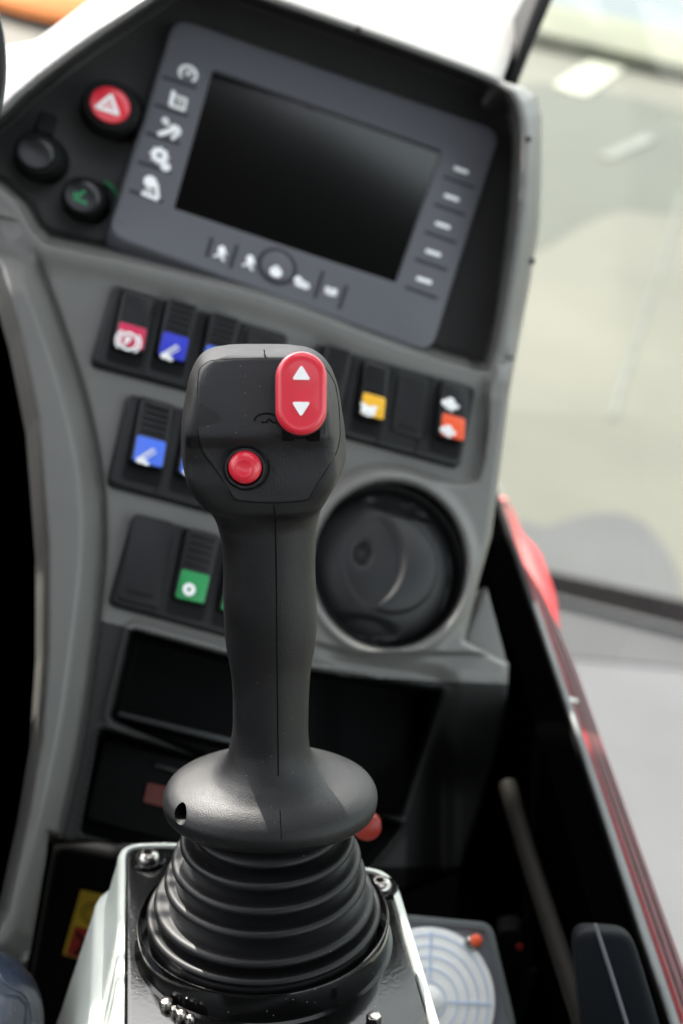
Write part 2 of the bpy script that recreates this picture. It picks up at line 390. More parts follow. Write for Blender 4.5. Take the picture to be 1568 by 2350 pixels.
# rounded outer edge
e = np.clip(14+dO, 0, 14)
h = h-(14-np.sqrt(np.clip(196-e*e, 0, None)))*.9*np.where(vrow < -600, .3, 1)
h *= mm
ok = dO < STEP*1.2
gy, gx = np.gradient(dO, STEP)
push = np.where(ok & (dO > 0), dO, 0)
Xp, Yp = X-gx*push, Y-gy*push
thrC = 26-20*sm(-vrow/150)*sm((1160-X)/60)
fC_ = dC+thrC; fT_ = np.minimum(dT+5, dT2+3); fU_ = np.where(X > 640, 1990-Y, 300)
fV_ = dv-187
fL_ = np.maximum(12-dG, np.minimum(1425+(X-236)*.27, 1562+(X-1000)*.05)-Y)  # slanted line below which the dash gets its darker shade tone
for fld in (fC_, fT_, fU_, fV_, fL_):
    yy_, xx_ = np.gradient(fld, STEP); gl_ = np.sqrt(xx_**2+yy_**2)+1e-6
    m_ = (np.abs(fld)/gl_ < STEP*.5) & (gl_ > .2); sft = np.where(m_, fld/gl_, 0); Xp -= xx_/gl_*sft; Yp -= yy_/gl_*sft
    fld[m_] = 0
avg = lambda f, j, i: f[j, i]+f[j+1, i]+f[j, i+1]+f[j+1, i+1]
idx = -np.ones(X.shape, int); verts = []
for j in range(X.shape[0]):
    for i in range(X.shape[1]):
        if ok[j, i]: idx[j, i] = len(verts); verts.append(P.ray(Xp[j, i], Yp[j, i], h[j, i]))
groups = {'shell': [], 'recess': [], 'tray': [], 'lower': []}
for j in range(X.shape[0]-1):
    for i in range(X.shape[1]-1):
        q = (idx[j, i], idx[j+1, i], idx[j+1, i+1], idx[j, i+1])
        if min(q) < 0: continue
        g = 'shell'
        if avg(fC_, j, i) < 0: g = 'recess'
        if avg(fL_, j, i) < 0: g = 'lower'
        if avg(fT_, j, i) < 0 or avg(fU_, j, i) < 0 or avg(fV_, j, i) < 0: g = 'tray'
        groups[g].append(q)
dash = thing('dashboard', 'grey moulded crane dashboard with monitor hood, switch rows and round vent', 'dashboard', P)
def sub(fs, back=0):
    used = sorted({a for q in fs for a in q}); mp = {a: n for n, a in enumerate(used)}
    V = [tuple(verts[a]) for a in used]; F = [tuple(mp[a] for a in q) for q in fs]
    if back:
        cnt = {}
        for q in F:
            for a, b in zip(q, q[1:]+q[:1]): cnt[(a, b)] = cnt.get((a, b), 0)+1
        allc = {}
        bd = [(a, b) for (a, b) in cnt if (b, a) not in cnt]
        outer = {n for n, a in enumerate(used) if edge_outer[a]}
        n0 = len(V); mp2 = {}
        for a, b in bd:
            if a in outer and b in outer:
                for c in (a, b):
                    if c not in mp2: mp2[c] = len(V); v = V[c]; V.append((v[0], v[1], v[2]-back))
                F.append((b, a, mp2[a], mp2[b]))
    return V, F
edge_outer = []
for j in range(X.shape[0]):
    for i in range(X.shape[1]):
        if ok[j, i]: edge_outer.append(dO[j, i] > -STEP*.9)
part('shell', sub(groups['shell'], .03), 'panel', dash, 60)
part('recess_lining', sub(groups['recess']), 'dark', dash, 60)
part('shaded_lower_dash', sub(groups['lower'], .03), 'lowshade', dash, 60)  # same dash, coloured darker to imitate the shade low down
part('storage_tray', sub(groups['tray']), 'black', dash, 60)
# bright triangular foot ledge, lower right of the panel
part('corner_ledge', prism([tuple(P.ray(x, y, -.012)[:2]) for x, y in [(1120, 1345), (1105, 1370), (1058, 1490), (1168, 1524)]], -.05, -.012, .003), 'panel', dash)

for px, py in ((822, 68), (1221, 600), (1212, 320)):
    d_ = h[int((py+90)/STEP), int((px+90)/STEP)]; c = P.ray(px, py, d_)
    part('screw_cap', lathe([(.0018, -.001), (.0018, .0012), (.0012, .0018), (.0001, .0018)], c, 14), 'slot', dash)
# ---------------------------------------------------------------- monitor
TM = R_(4)
nM = nP*math.cos(TM)+P.A[1]*math.sin(TM)
MP = Frame(P.to_cam(P.ray(700, 420, -.006)), P.A[0], np.cross(nM, P.A[0]), nM)
mo = thing('monitor', 'slate grey in-dash monitor with black screen and white key symbols', 'monitor', MP, (0, 0, -.02))
HB = 0.0
bz = roundp(MP.poly([(400, 36), (1152, 300), (992, 808), (248, 538)], HB), .0125, 8)
bz_g = prism(bz, -.018, HB, .003)
scr = MP.poly([(490, 158), (1014, 344), (909, 647), (401, 477)], HB)
# bezel as a frame round the screen opening
def frame_geo(outer, inner, z0, z1, bev, dip):
    n = 96
    def resample(p, n):
        p = [np.array(q) for q in p]; p.append(p[0]); L = [0]
        for a, b in zip(p, p[1:]): L.append(L[-1]+np.linalg.norm(b-a))
        out = []
        for k in range(n):
            s = L[-1]*k/n; i = max(j for j in range(len(L)-1) if L[j] <= s); t = (s-L[i])/(L[i+1]-L[i]+1e-12); out.append(tuple(p[i]*(1-t)+p[i+1]*t))
        return out
    if area(outer) < 0: outer = outer[::-1]
    if area(inner) < 0: inner = inner[::-1]
    c = np.mean(inner, axis=0)
    def star(p, ang):
        d = np.array([math.cos(ang), math.sin(ang)]); best = 0
        for a, b in zip(p, p[1:]+p[:1]):
            a, b = np.array(a)-c, np.array(b)-c; e = b-a; den = d[0]*e[1]-d[1]*e[0]
            if abs(den) < 1e-12: continue
            t = (a[0]*e[1]-a[1]*e[0])/den; u = (a[0]*d[1]-a[1]*d[0])/den
            if t > 0 and -1e-6 <= u <= 1+1e-6: best = max(best, t)
        return tuple(c+d*best)
    angs = sorted({round(math.atan2(q[1]-c[1], q[0]-c[0]), 5) for q in inner+outer} | {round(-math.pi+2*math.pi*k/n, 5) for k in range(n)})
    So = [star(outer, a) for a in angs]; Si = [star(inner, a) for a in angs]
    rings = [[(x, y, z0) for x, y in So]]
    for k in range(4):
        a = k/3*math.pi/2; o = [tuple(np.array(q)+(c-np.array(q))/np.linalg.norm(c-np.array(q))*bev*(1-math.cos(a))) for q in So]
        rings.append([(x, y, z1-bev+bev*math.sin(a)) for x, y in o])
    rings.append([(*(np.array(q)*1+(np.array(q)-c)/np.linalg.norm(np.array(q)-c)*.0008), z1) for q in Si])
    rings.append([(x, y, z1-dip) for x, y in Si])
    rings.append([(x, y, z0) for x, y in Si])
    V, F = loft(rings, False, False); return V, F
part('bezel', frame_geo(bz, roundp(scr, .0015, 3), -.018, HB, .0025, .002), 'bezel', mo)
part('screen', prism(roundp(MP.poly([(486, 154), (1018, 342), (912, 651), (397, 479)], HB), .001), -.018, HB-.0022), 'screen', mo)
U = np.array(P.ray(800, 1000+27.7)-P.ray(700, 1000)); SPX = np.linalg.norm(U)/100/math.hypot(1, .277)   # metres per view pixel along u
def pline(name, a, b, w, z0, z1, mt, par, bev=0):
    a, b = np.array(a), np.array(b); d = (b-a)/np.linalg.norm(b-a); n = np.array([-d[1], d[0]])*w/2
    p = roundp([tuple(a-n), tuple(b-n), tuple(b+n), tuple(a+n)], w*.45, 3)
    return part(name, prism(p, z0, z1, bev), mt, par)
def pp(x, y, h=HB): return MP.ray(x, y, h)[:2]
for a, b in [((372, 176), (452, 202)), ((354, 240), (432, 266)), ((335, 305), (414, 331)), ((316, 371), (394, 397)), ((297, 437), (374, 463)),
             ((1017, 405), (1090, 432)), ((996, 468), (1068, 494)), ((974, 531), (1048, 558)), ((952, 594), (1026, 620)), ((930, 658), (1004, 685)),
             ((545, 562), (528, 616)), ((742, 622), (722, 684)), ((796, 655), (778, 710)), ((487, 545), (474, 590))]:
    pline('key_slit', pp(*a), pp(*b), .0022, HB-.0005, HB+.0003, 'slit', mo)
def keyicon(px, py, kind, s=1.0, par=None, h=HB+.0008, mt='white', fr=None):
    c = (fr or MP).ray(px, py, h)[:2]; k = SPX*s; par = par or mo
    def e(dx, dy, r, ry=None, z=0): return prism(ell(c[0]+dx*k, c[1]+dy*k, r*k, (ry or r)*k, 20), h-.0008, h+z)
    def ln(x0, y0, x1, y1, w):
        a = np.array([c[0]+x0*k, c[1]+y0*k]); b = np.array([c[0]+x1*k, c[1]+y1*k]); d = (b-a)/np.linalg.norm(b-a); n = np.array([-d[1], d[0]])*w*k/2
        return prism([tuple(a-n), tuple(b-n), tuple(b+n), tuple(a+n)], h-.0008, h)
    def arc(r, w, a0, a1, dx=0, dy=0, n=20):
        o = [(c[0]+(dx+(r+w/2)*math.cos(t))*k, c[1]+(dy+(r+w/2)*math.sin(t))*k) for t in np.linspace(a0, a1, n)]
        i = [(c[0]+(dx+(r-w/2)*math.cos(t))*k, c[1]+(dy+(r-w/2)*math.sin(t))*k) for t in np.linspace(a1, a0, n)]
        V = [(x, y, z) for z in (h-.0008, h) for x, y in o+i]; N = 2*n; F = [(j, j+1, N-2-j, N-1-j) for j in range(n-1)]
        F = [tuple(reversed(f)) for f in F]+[tuple(q+N for q in f) for f in F]+[(j, (j+1) % N, (j+1) % N+N, j+N) for j in range(N)]
        return V, F
    g = []
    if kind == 'gauge': g = [arc(20, 6, R_(-50), R_(230)), ln(0, 0, 12, 10, 4), e(0, 0, 5), ln(-14, 4, -9, 2, 3), ln(0, 15, 0, 10, 3)]
    elif kind == 'page': g = [ln(-14, -20, -14, 22, 10), ln(-14, -18, 20, -18, 7), ln(18, -18, 18, 12, 5), ln(-8, 12, 20, 12, 4), ln(-2, 4, 12, 4, 3), ln(-2, -5, 12, -5, 3)]
    elif kind == 'wrench': g = [ln(-22, -22, 14, 8, 11), arc(11, 8, R_(-60), R_(150), 12, 2), ln(-6, 10, -14, 24, 9), e(-13, 20, 8), ln(10, -22, 20, 0, 8)]
    elif kind == 'gears': g = [arc(13, 12, 0, 6.28, -4, 8), arc(7, 9, 0, 6.28, 14, -16)]+[e(-4+20*math.cos(a), 8+20*math.sin(a), 2.6) for a in np.arange(0, 6.2, .785)]
    elif kind == 'fan': g = [e(-4, 14, 15), ln(10, 14, 20, -22, 8), ln(-18, -20, 20, -24, 9), ln(-12, -8, 8, -10, 4)]
    elif kind == 'bar': g = [prism(roundp([(c[0]-19*k, c[1]-4.5*k), (c[0]+19*k, c[1]-4.5*k), (c[0]+19*k, c[1]+4.5*k), (c[0]-19*k, c[1]+4.5*k)], 3*k), h-.0008, h)]
    elif kind == 'lampx': g = [e(0, 11, 10, 12), ln(-16, -12, 14, 6, 5), ln(-4, 2, 10, -18, 6), e(8, -14, 4)]
    elif kind == 'home': g = [e(0, -2, 16, 14), e(0, 8, 8)]
    elif kind == 'folder': g = [e(-9, 4, 11), ln(-14, -3, 18, -5, 20), e(14, -5, 9)]
    elif kind == 'blob': g = [ln(-15, 0, 15, 0, 18), e(-9, 4, 8), e(9, 4, 8), e(0, -6, 11, 5)]
    elif kind == 'spray': g = [ln(-20, -14, 12, 20, 2.4), ln(-8, -16, 20, 14, 2.4), ln(-16, -14, 16, 20, 1.6), e(-12, -16, 9, 6), e(2, -19, 8, 4), e(-4, -12, 6)]
    elif kind == 'sun': g = [arc(10, 9, 0, 6.28)]
    elif kind == 'pump': g = [ln(-18, 0, 18, 0, 22), ln(-22, 12, -10, 12, 6), ln(10, 12, 22, 12, 6), e(0, -10, 12, 6)]
    elif kind == 'cloud': g = [e(-10, 0, 10, 8), e(2, 6, 10, 9), e(12, -2, 9, 7), e(0, -6, 12, 7), ln(14, 0, 24, 0, 4), e(-3, 13, 3), e(6, -14, 3)]
    elif kind == 'park': g = [arc(15, 4, 0, 6.28), arc(21, 3, R_(-50), R_(50)), arc(21, 3, R_(130), R_(230)), ln(-4, -8, -4, 8, 4), arc(4, 3.5, -1.57, 1.57, -2, 4)]
    elif kind == 'tri':
        tri = [(0, 26), (-25, -16), (25, -16)]
        g = [ln(*tri[i], *tri[(i+1) % 3], 9) for i in range(3)]+[e(*q, 4.5) for q in tri]+[ln(0, 8, -9, -8, 3), ln(-9, -8, 9, -8, 3), ln(9, -8, 0, 8, 3)]
    elif kind == 'pedal': g = [ln(-20, -14, 18, -16, 8), ln(-14, -10, 4, 18, 8), ln(-20, 6, -12, -12, 8)]
    return part('symbol', join(*g), mt, par)
for (x, y), kd in zip([(432, 168), (409, 231), (389, 297), (369, 364), (347, 430)], ['gauge', 'page', 'wrench', 'gears', 'fan']): keyicon(x, y, kd, 1.0)
for x, y in [(1059, 390), (1037, 453), (1017, 517), (995, 580), (974, 643)]: keyicon(x, y, 'bar')
for (x, y), kd in zip([(508, 582), (573, 603), (692, 648), (760, 669)], ['lampx', 'lampx', 'folder', 'blob']): keyicon(x, y, kd, .88)
c = MP.ray(636, 612, HB)[:2]
part('round_key_groove', lathe([(.0098, 0), (.0098, .0003), (.0120, .0003), (.0120, 0)], (c[0], c[1], HB), 40), 'slit', mo)
rk = part('round_key', prism(ell(c[0], c[1], .0095), HB-.001, HB+.0014, .0008), 'bezel', mo)
keyicon(634, 622, 'home', .9, rk, HB+.0022)
for x, y in [(278, 500), (398, 100)]:
    c = pp(x, y); part('screw_cap', prism(ell(c[0], c[1], .0026, None, 16), HB-.001, HB+.0003), 'bezel', mo)

# ---------------------------------------------------------------- push knobs on the left of the recess
def knob(name, label, cat, base, topc, rb, rt, hb, ht, mts, extra=None):
    b = P.ray(*base, hb); tp = P.ray(*topc, ht); t = thing(name, label, cat, P, b)
    n = 48; rb *= SPX; rt *= SPX
    def ring(r, z): 
        k = (z-hb)/(ht-hb); c = b*(1-k)+tp*k; return [(c[0]+r*math.cos(2*math.pi*i/n), c[1]+r*math.sin(2*math.pi*i/n), z) for i in range(n)]
    H = ht-hb
    part('body', loft([ring(rb*1.12, hb-.004), ring(rb*1.12, hb+.003), ring(rb*1.02, hb+.005), ring(rb, hb+H*.6), ring(rb*.92, ht-.0015), ring(rb*.85, ht), ring(rt*1.05, ht)]), mts[0], t)
    part('cap', loft([ring(rt, ht-.001), ring(rt, ht+.0012), ring(rt*.93, ht+.0022), ring(rt*.6, ht+.003), ring(.0002, ht+.0032)]), mts[1], t)
    return t
hz = knob('hazard_button', 'red hazard warning button with pink-white triangle in thick black collar', 'button', (262, 258), (253, 241), 68, 45, -.025, .001, ('slot', 'red'))
keyicon(250, 240, 'tri', .92, hz, .0045, fr=P)
sk = knob('socket_cap', 'plain black round socket cap left of the hazard button', 'socket cap', (98, 366), (84, 350), 54, 40, -.025, -.004, ('slot', 'blackg'))
c = P.ray(103, 300, -.02)
part('hinge_lug', prism(roundp([(c[0]-.006, c[1]-.008), (c[0]+.005, c[1]-.008), (c[0]+.005, c[1]+.005), (c[0]-.006, c[1]+.005)], .003), -.025, -.008, .001), 'slot', sk)
gb = knob('pedal_button', 'black round push button with faint green symbol below the hazard button', 'button', (200, 462), (190, 450), 50, 40, -.025, -.006, ('slot', 'blackg'))
keyicon(188, 450, 'pedal', .8, gb, -.0025, 'greenp', fr=P)
c = P.ray(213, 463, -.022)
part('green_ring', tube([(c[0]+.0155*math.cos(a), c[1]+.0155*math.sin(a), -.0225) for a in np.linspace(R_(-5), R_(75), 16)], .0011, 8), 'greenp', gb)

# ---------------------------------------------------------------- switch banks
VSC = np.linalg.norm(P.ray(700, 1000)-P.ray(700-27.7, 1100))/math.hypot(100, 27.7)
def rocker(bank, px, py, kind, lens=None, icon=None, w=74, hgt=150, hb=.0055, up_=True, top_icon=None, iscale=.9):
    c = P.ray(px, py, hb); kx, ky = SPX, VSC; par = bank
    def rect(x0, x1, y0, y1): return [(c[0]+x0*kx, c[1]+y0*ky), (c[0]+x1*kx, c[1]+y0*ky), (c[0]+x1*kx, c[1]+y1*ky), (c[0]+x0*kx, c[1]+y1*ky)]
    hw, hh = w/2, hgt/2
    if kind == 'blank':
        part('blank_cover', prism(roundp(rect(-hw, hw, -hh, hh), .003), hb-.001, hb+.0016, .0008), 'switch', par)
        part('cover_groove', prism(roundp(rect(-hw*.62, hw*.62, -hh*.82, -hh*.74), .0006), hb, hb+.0019), 'slot', par); return
    part('slot', prism(roundp(rect(-hw-5, hw+5, -hh-6, hh+6), .003), hb-.001, hb+.0006), 'slot', par)
    s = -1 if up_ else 1
    til = lambda x, y: s*(y-c[1])*.13
    rk = part('rocker', prism(roundp(rect(-hw, hw, -hh*.72, hh), .0025), hb-.001, hb+.0072, .0016, tilt=til), 'switch', par)
    if lens:
        part('lens', prism(roundp(rect(-hw*.86, hw*.86, -hh*.70, hh*-.02), .0015), hb, hb+.0079, .0006, tilt=til), lens, rk)
    if icon:
        o = keyicon(px, py, icon, iscale, rk, hb+.0091, fr=P)
        me = o.data
        for v in me.vertices: v.co.y -= hh*.36*ky; v.co.z += til(0, c[1]-hh*.36*ky)
    if top_icon:
        o = keyicon(px, py, top_icon, 1.0, rk, hb+.0085, fr=P)
        for v in o.data.vertices: v.co.y += hh*.48*ky; v.co.z += til(0, c[1]+hh*.48*ky)
    elif kind == 'ribbed':
        for k in range(5):
            y = hh*(.84-.17*k); part('grip_rib', prism(roundp(rect(-hw*.72, hw*.72, y-hh*.035, y+hh*.035), .0004), hb+.002, hb+.0086, .0004, tilt=til), 'switch', rk)
def bank(label, pts, switches):
    t = thing('switch_bank', label, 'switch bank', P, P.ray(*pts[0], 0), 'rocker switch banks on the dashboard')
    part('housing', prism(roundp(P.poly(pts, .004), .0048, 6), -.006, .0055, .0028, 4), 'switch', t)
    n = len(switches)
    for s in switches: rocker(t, *s[:3], **s[3])
    return t
def divs(t, lst, hb=.0055):
    for a, b in lst: pline('divider', P.ray(*a, hb)[:2], P.ray(*b, hb)[:2], .0009, hb-.001, hb+.0004, 'slot', t)
t = bank('upper left switch bank with a red parking switch and a deep blue lens', [(262, 652), (664, 768), (628, 945), (208, 836)],
     [(300, 757, 'plain', dict(lens='crimson', icon='park', iscale=1.25, w=68, hgt=150)), (398, 778, 'ribbed', dict(lens='blue', icon='spray', w=66, hgt=150, up_=False)),
      (496, 808, 'ribbed', dict(lens='blue2', icon='spray', w=66, hgt=150, up_=False)), (598, 835, 'blank', dict(w=84, hgt=140))])
divs(t, [((366, 686), (328, 856)), ((466, 716), (428, 884)), ((560, 742), (522, 912))])
t = bank('upper right switch bank with amber and orange lenses beside the red rocker', [(724, 786), (1094, 890), (1056, 1074), (684, 972)],
     [(756, 880, 'ribbed', dict(w=62, hgt=150, up_=False)), (849, 915, 'ribbed', dict(lens='yellow', icon='pump', w=62, hgt=156)), (940, 932, 'blank', dict(w=76, hgt=140)), (1030, 962, 'plain', dict(lens='orange', icon='cloud', top_icon='cloud', w=66, hgt=160))])
divs(t, [((814, 816), (776, 994)), ((903, 842), (866, 1018)), ((990, 866), (952, 1042))])
t = bank('middle left switch bank with pale blue lenses, partly behind the grip head', [(294, 902), (590, 985), (545, 1190), (246, 1112)],
     [(342, 1014, 'ribbed', dict(lens='blue2', icon='spray', w=72, hgt=170)), (448, 1042, 'ribbed', dict(lens='blue2', icon='spray', w=72, hgt=170))])
divs(t, [((402, 938), (356, 1138)), ((505, 968), (462, 1166))])
t = bank('lower left switch bank with green ring lenses and one blank cover', [(308, 1176), (610, 1258), (560, 1470), (250, 1386)],
     [(335, 1287, 'blank', dict(w=88, hgt=180)), (442, 1318, 'ribbed', dict(lens='green', icon='sun', w=70, hgt=170, up_=False)), (545, 1346, 'ribbed', dict(lens='green', icon='sun', w=70, hgt=170, up_=False))])
divs(t, [((396, 1206), (350, 1408))])

# ---------------------------------------------------------------- round air vent
c = P.ray(896, 1297, .006); VR = np.linalg.norm(P.ray(893, 1115, 0)-P.ray(893, 1297, 0))
vt = thing('air_vent', 'round black air vent with rotating flap to the right of the grip shaft', 'air vent', P, c)
part('bezel_ring', lathe([(VR*1.045, -.014), (VR*1.035, -.004), (VR*1.0, -.001), (VR*.975, -.0015), (VR*.95, -.005), (VR*.93, -.012), (VR*.93, -.03)], c, 72), 'slot', vt)
ax = np.linspace(-1, 1, 61); vv = []; ff = []
def hv(x, y):
    r = math.hypot(x, y); z = .0155*(1-r**3)
    S = lambda v: float(sm(np.array(v)))
    z -= .0050*S((1-math.hypot((x-.03)/.50, (y-.80)/.155))*3.5)      # upper finger recess
    z -= .0040*S((1-math.hypot((x+.2)/.5, (y+.86)/.14))*3.5)
    inn = S((.66-math.hypot(x+.04, y+.02))/.05); fl = S((math.hypot(x+.62, y+.05)-.70)/.045)
    z -= .0012*inn*(1-fl)                                             # sunken field left of the flap arc
    z += .0018*inn*fl
    z -= .0060*math.exp(-(math.hypot((x+.43)/.9, (y-.03)/1.25)/.12)**4)
    z -= .0022*math.exp(-((x-.86+.25*y*y)/.018)**2)*(abs(y) < .42)
    return z
n_r, n_t = 44, 96
rings = [[(c[0]+VR*.925*(k/n_r)*math.cos(2*math.pi*i/n_t), c[1]+VR*.925*(k/n_r)*math.sin(2*math.pi*i/n_t), c[2]-.0075+hv((k/n_r)*math.cos(2*math.pi*i/n_t), (k/n_r)*math.sin(2*math.pi*i/n_t))) for i in range(n_t)] for k in range(n_r, 0, -1)]
part('flap', loft(rings, False, True), 'ventb', vt, 60)
for k in range(9):   # worn raised lettering strip, too blurred to read
    a = R_(-38+9.5*k); r = VR*.47
    x, y = c[0]+r*.9*math.cos(a), c[1]+r*math.sin(a)
    part('raised_mark', prism([(x-.0022, y-.0010), (x+.0022, y-.0010), (x+.0022, y+.0010), (x-.0022, y+.0010)], c[2]-.004, c[2]+.0004), 'blackg', vt)

# ---------------------------------------------------------------- drawer, labels, stray knob under the dash
dw = thing('ashtray_drawer', 'black drawer with a dull red label low behind the hand rest', 'drawer', P, P.ray(300, 1800, -.02))
part('front', prism(roundp(P.poly([(240, 1690), (640, 1800), (600, 1985), (196, 1880)], -.012), .004), -.03, -.014, .002), 'black', dw)
part('pull_lip', prism(roundp(P.poly([(360, 1752), (460, 1778), (458, 1786), (358, 1760)], -.010), .0005), -.016, -.011, .0005), 'blackg', dw)
part('label_plate', prism(roundp(P.poly([(340, 1796), (420, 1812), (412, 1862), (330, 1840)], -.012), .001), -.015, -.0125), 'redim', dw)
tr = thing('storage_flap', 'thin black storage flap edge under the lower switch bank', 'flap', P, P.ray(300, 1640, -.0))
part('lip', prism(roundp(P.poly([(272, 1632), (560, 1700), (556, 1714), (268, 1644)], -.006), .0008), -.03, -.006, .001), 'blackg', tr)
KF = Frame(at(842, 1895, .66), (1, 0, 0), (0, 1, .3), (0, -.3, 1))
rn = thing('red_knob', 'small round red knob peeking out right of the hand rest', 'knob', KF)
part('stem', lathe([(.004, -.03), (.004, -.004)], (0, 0, 0), 16), 'black', rn)
part('knob_head', lathe([(.0055, -.005), (.0066, -.002), (.0066, .002), (.0045, .0035), (.0002, .0038)], (0, 0, 0), 32, cap0=True), 'redlab', rn)

# ================================================================== JOYSTICK
AL = R_(20)
kx_ = np.array([0, math.cos(AL), math.sin(AL)]); aw = np.array([0, math.sin(AL), -math.cos(AL)])
J = Frame(at(620, 1812, .545), (1, 0, 0), aw, kx_)
def zsolve(py, y):      # height on the stick where a point at depth y shows at row py
    t = (CY-py)/FPX; # Yc = t*D ; D=-Zc
    o, A = J.o, J.A
    return (t*(-o[2]-y*A[1][2])-o[1]-y*A[1][1])/(A[2][1]+t*A[2][2])
def xsolve(px, y, z):
    p = J.to_cam((0, y, z)); return ((px-CX)/FPX*(-p[2])-p[0])
sil = [(799.5, 545, 655), (803, 500, 690), (815, 466, 724), (830, 450, 746), (860, 436, 764), (900, 427, 777), (950, 418, 785), (1000, 414, 792), (1045, 415, 795), (1080, 423, 787), (1110, 441, 768), (1140, 466, 750), (1170, 488, 736),
       (1200, 502, 729), (1240, 511, 725), (1300, 514, 724), (1360, 514, 726), (1420, 516, 728), (1470, 520, 724), (1510, 528, 717), (1550, 534, 712), (1600, 536, 709), (1650, 536, 708)]
zz, wl = [], []
cxs = []
for py, l, r in sil:
    ys_ = -.001 if py < 820 else .002
    z = zsolve(py, ys_); a, b = xsolve(l, ys_, z), xsolve(r, ys_, z); zz.append(z); wl.append((b-a)/2); cxs.append((a+b)/2)
zsh = zsolve(1650, 0)
for z, w, cx_ in [(.0155, .0158, 0), (.0115, .0180, 0), (.0085, .0215, 0), (.0066, .0262, 0), (.0050, .0315, 0), (.0030, .0365, 0), (.0004, .0398, 0), (-.0030, .0412, 0), (-.0062, .0408, 0), (-.0090, .0385, 0), (-.0105, .0350, 0)]:
    zz.append(z); wl.append(w); cxs.append(cx_)
fW = pchip(zz, wl); fC = pchip(zz, cxs)
front = [(803, -.0062, 6.), (807, -.0096, 9.), (813, -.0120, 13.), (824, -.0132, 18.), (900, -.0178, 20.), (985, -.0216, 20.), (1001, -.0218, 20.), (1030, -.0184, 20.), (1060, -.0182, 18.), (1120, -.0194, 11.), (1152, -.0192, 7.0), (1179, -.0190, 4.5), (1196, -.0166, 3.0), (1230, -.0152, 2.4), (1400, -.0158, 2.3), (1480, -.0150, 2.3), (1560, -.0138, 2.3), (1650, -.0138, 2.2)]
fz, fd, fn = [], [], []
for py, y, n in front: fz.append(zsolve(py, y)); fd.append(-y); fn.append(n)
for z, d in [(.022, .0142), (.0170, .0156), (.0125, .0178), (.0095, .0205), (.0066, .0236), (.0050, .0262), (.0030, .0288), (.0004, .0308), (-.0030, .0318), (-.0062, .0314), (-.0090, .0295), (-.0105, .0265)]:
    fz.append(z); fd.append(d); fn.append(2.15)
fD = pchip(fz, fd); fN = pchip(fz, fn)
ZTOP = zsolve(797, -.001)
fY0 = pchip([ZTOP, zsolve(850, 0), zsolve(1000, 0), zsolve(1150, 0), zsolve(1220, 0), 0, -.012], [-.002, .002, .004, .002, 0, 0, 0])   # widest line
fB = pchip([ZTOP, zsolve(812, 0), zsolve(900, 0), zsolve(1100, 0), zsolve(1200, 0), .02, .0095, .0050, .0004, -.003, -.0105], [.004, .013, .017, .018, .016, .0142, .020, .0262, .0308, .0318, .0265])
fDr = pchip([0, zsolve(1220, 0), zsolve(1150, 0), zsolve(1080, 0), zsolve(850, 0), ZTOP], [0, 0, .07, .13, .135, .11])   # side draft of the head
_th = np.linspace(math.pi, 2*math.pi, 241); _c, _s = np.abs(np.cos(_th)), np.abs(np.sin(_th)); _sg = np.sign(np.cos(_th))
_cache = {}
def fcurve(z):
    k = round(z, 5)
    if k not in _cache:
        w, y0, n = fW(z), fY0(z), fN(z); dp = y0+fD(z); r = ((_c/w)**n+(_s/dp)**n)**(-1/n)
        x, y = r*_c*_sg, -r*_s; x = x*(1-fDr(z)*(np.abs(y)/dp)**1.1); o = np.argsort(x)
        _cache[k] = (x[o]+fC(z), (y+y0)[o])
    return _cache[k]
def Fr(x, z):
    a = fcurve(z); return float(np.interp(x, a[0], a[1]))
zk = sorted(set(list(np.linspace(-.0105, .012, 40))+list(np.linspace(.012, zsolve(1240, 0), 50))+list(np.linspace(zsolve(1240, 0), ZTOP-.0012, 90))))
def jring(z, s=1.0):
    w, cx_, y0, d, b, n = fW(z), fC(z), fY0(z), fD(z), fB(z), fN(z); out = []
    for i in range(220):
        a = 2*math.pi*i/220; cc, ss = abs(math.cos(a)), abs(math.sin(a)); fr_ = math.sin(a) < 0
        nn = n if fr_ else min(max(2.2, n-1), 3.6); dp = (y0+d) if fr_ else b
        r = ((cc/w)**nn+(ss/dp)**nn)**(-1/nn); x = r*cc*(1 if math.cos(a) >= 0 else -1); y = r*ss*(-1 if fr_ else 1)
        if fr_: x *= 1-fDr(z)*(abs(y)/dp)**1.1
        out.append((cx_+x*s, y0+y*s, z))
    return out
rings = [jring(-.0105, .3), jring(-.0105, .9)]+[jring(z) for z in zk]
for k, s in ((1, .90), (2, .72), (3, .42), (4, .1)): rings.append(jring(zk[-1], s)); rings[-1] = [(x, y, zk[-1]+(ZTOP-zk[-1])*math.sqrt(1-s*s)*1.0) for x, y, _ in rings[-1]]
joy = thing('joystick', 'black crane joystick with red rocker and thumb button on ribbed rubber boot', 'joystick', J, (0, 0, -.07))
grip = part('grip', loft(rings), 'grip', joy, 50)
# small hole in the left front of the hand rest
def on_front(px, py, off=0.0):
    y = -.015
    for _ in range(30):
        z = zsolve(py, y); x = xsolve(px, y, z); y = .5*y+.5*(Fr(x, z)+off)
    return x, y, z
hx, hy, hz_ = on_front(411, 1868)
cut_me = bpy.data.meshes.new('cut'); g = tube([(hx-.001, hy-.006, hz_+.0), (hx+.0042, hy+.012, hz_-.0005)], .0030, 24)
cut_me.from_pydata([tuple(np.array(v)-ORG[joy.name]) for v in g[0]], [], g[1])
cut = bpy.data.objects.new('cut', cut_me); C.objects.link(cut); cut.parent = joy
md = grip.modifiers.new('b', 'BOOLEAN'); md.object = cut; md.operation = 'DIFFERENCE'; md.solver = 'EXACT'
bpy.context.view_layer.update()
dg = bpy.context.evaluated_depsgraph_get(); new = bpy.data.meshes.new_from_object(grip.evaluated_get(dg))
grip.modifiers.clear(); grip.data = new; bpy.data.objects.remove(cut); new.set_sharp_from_angle(angle=R_(50))
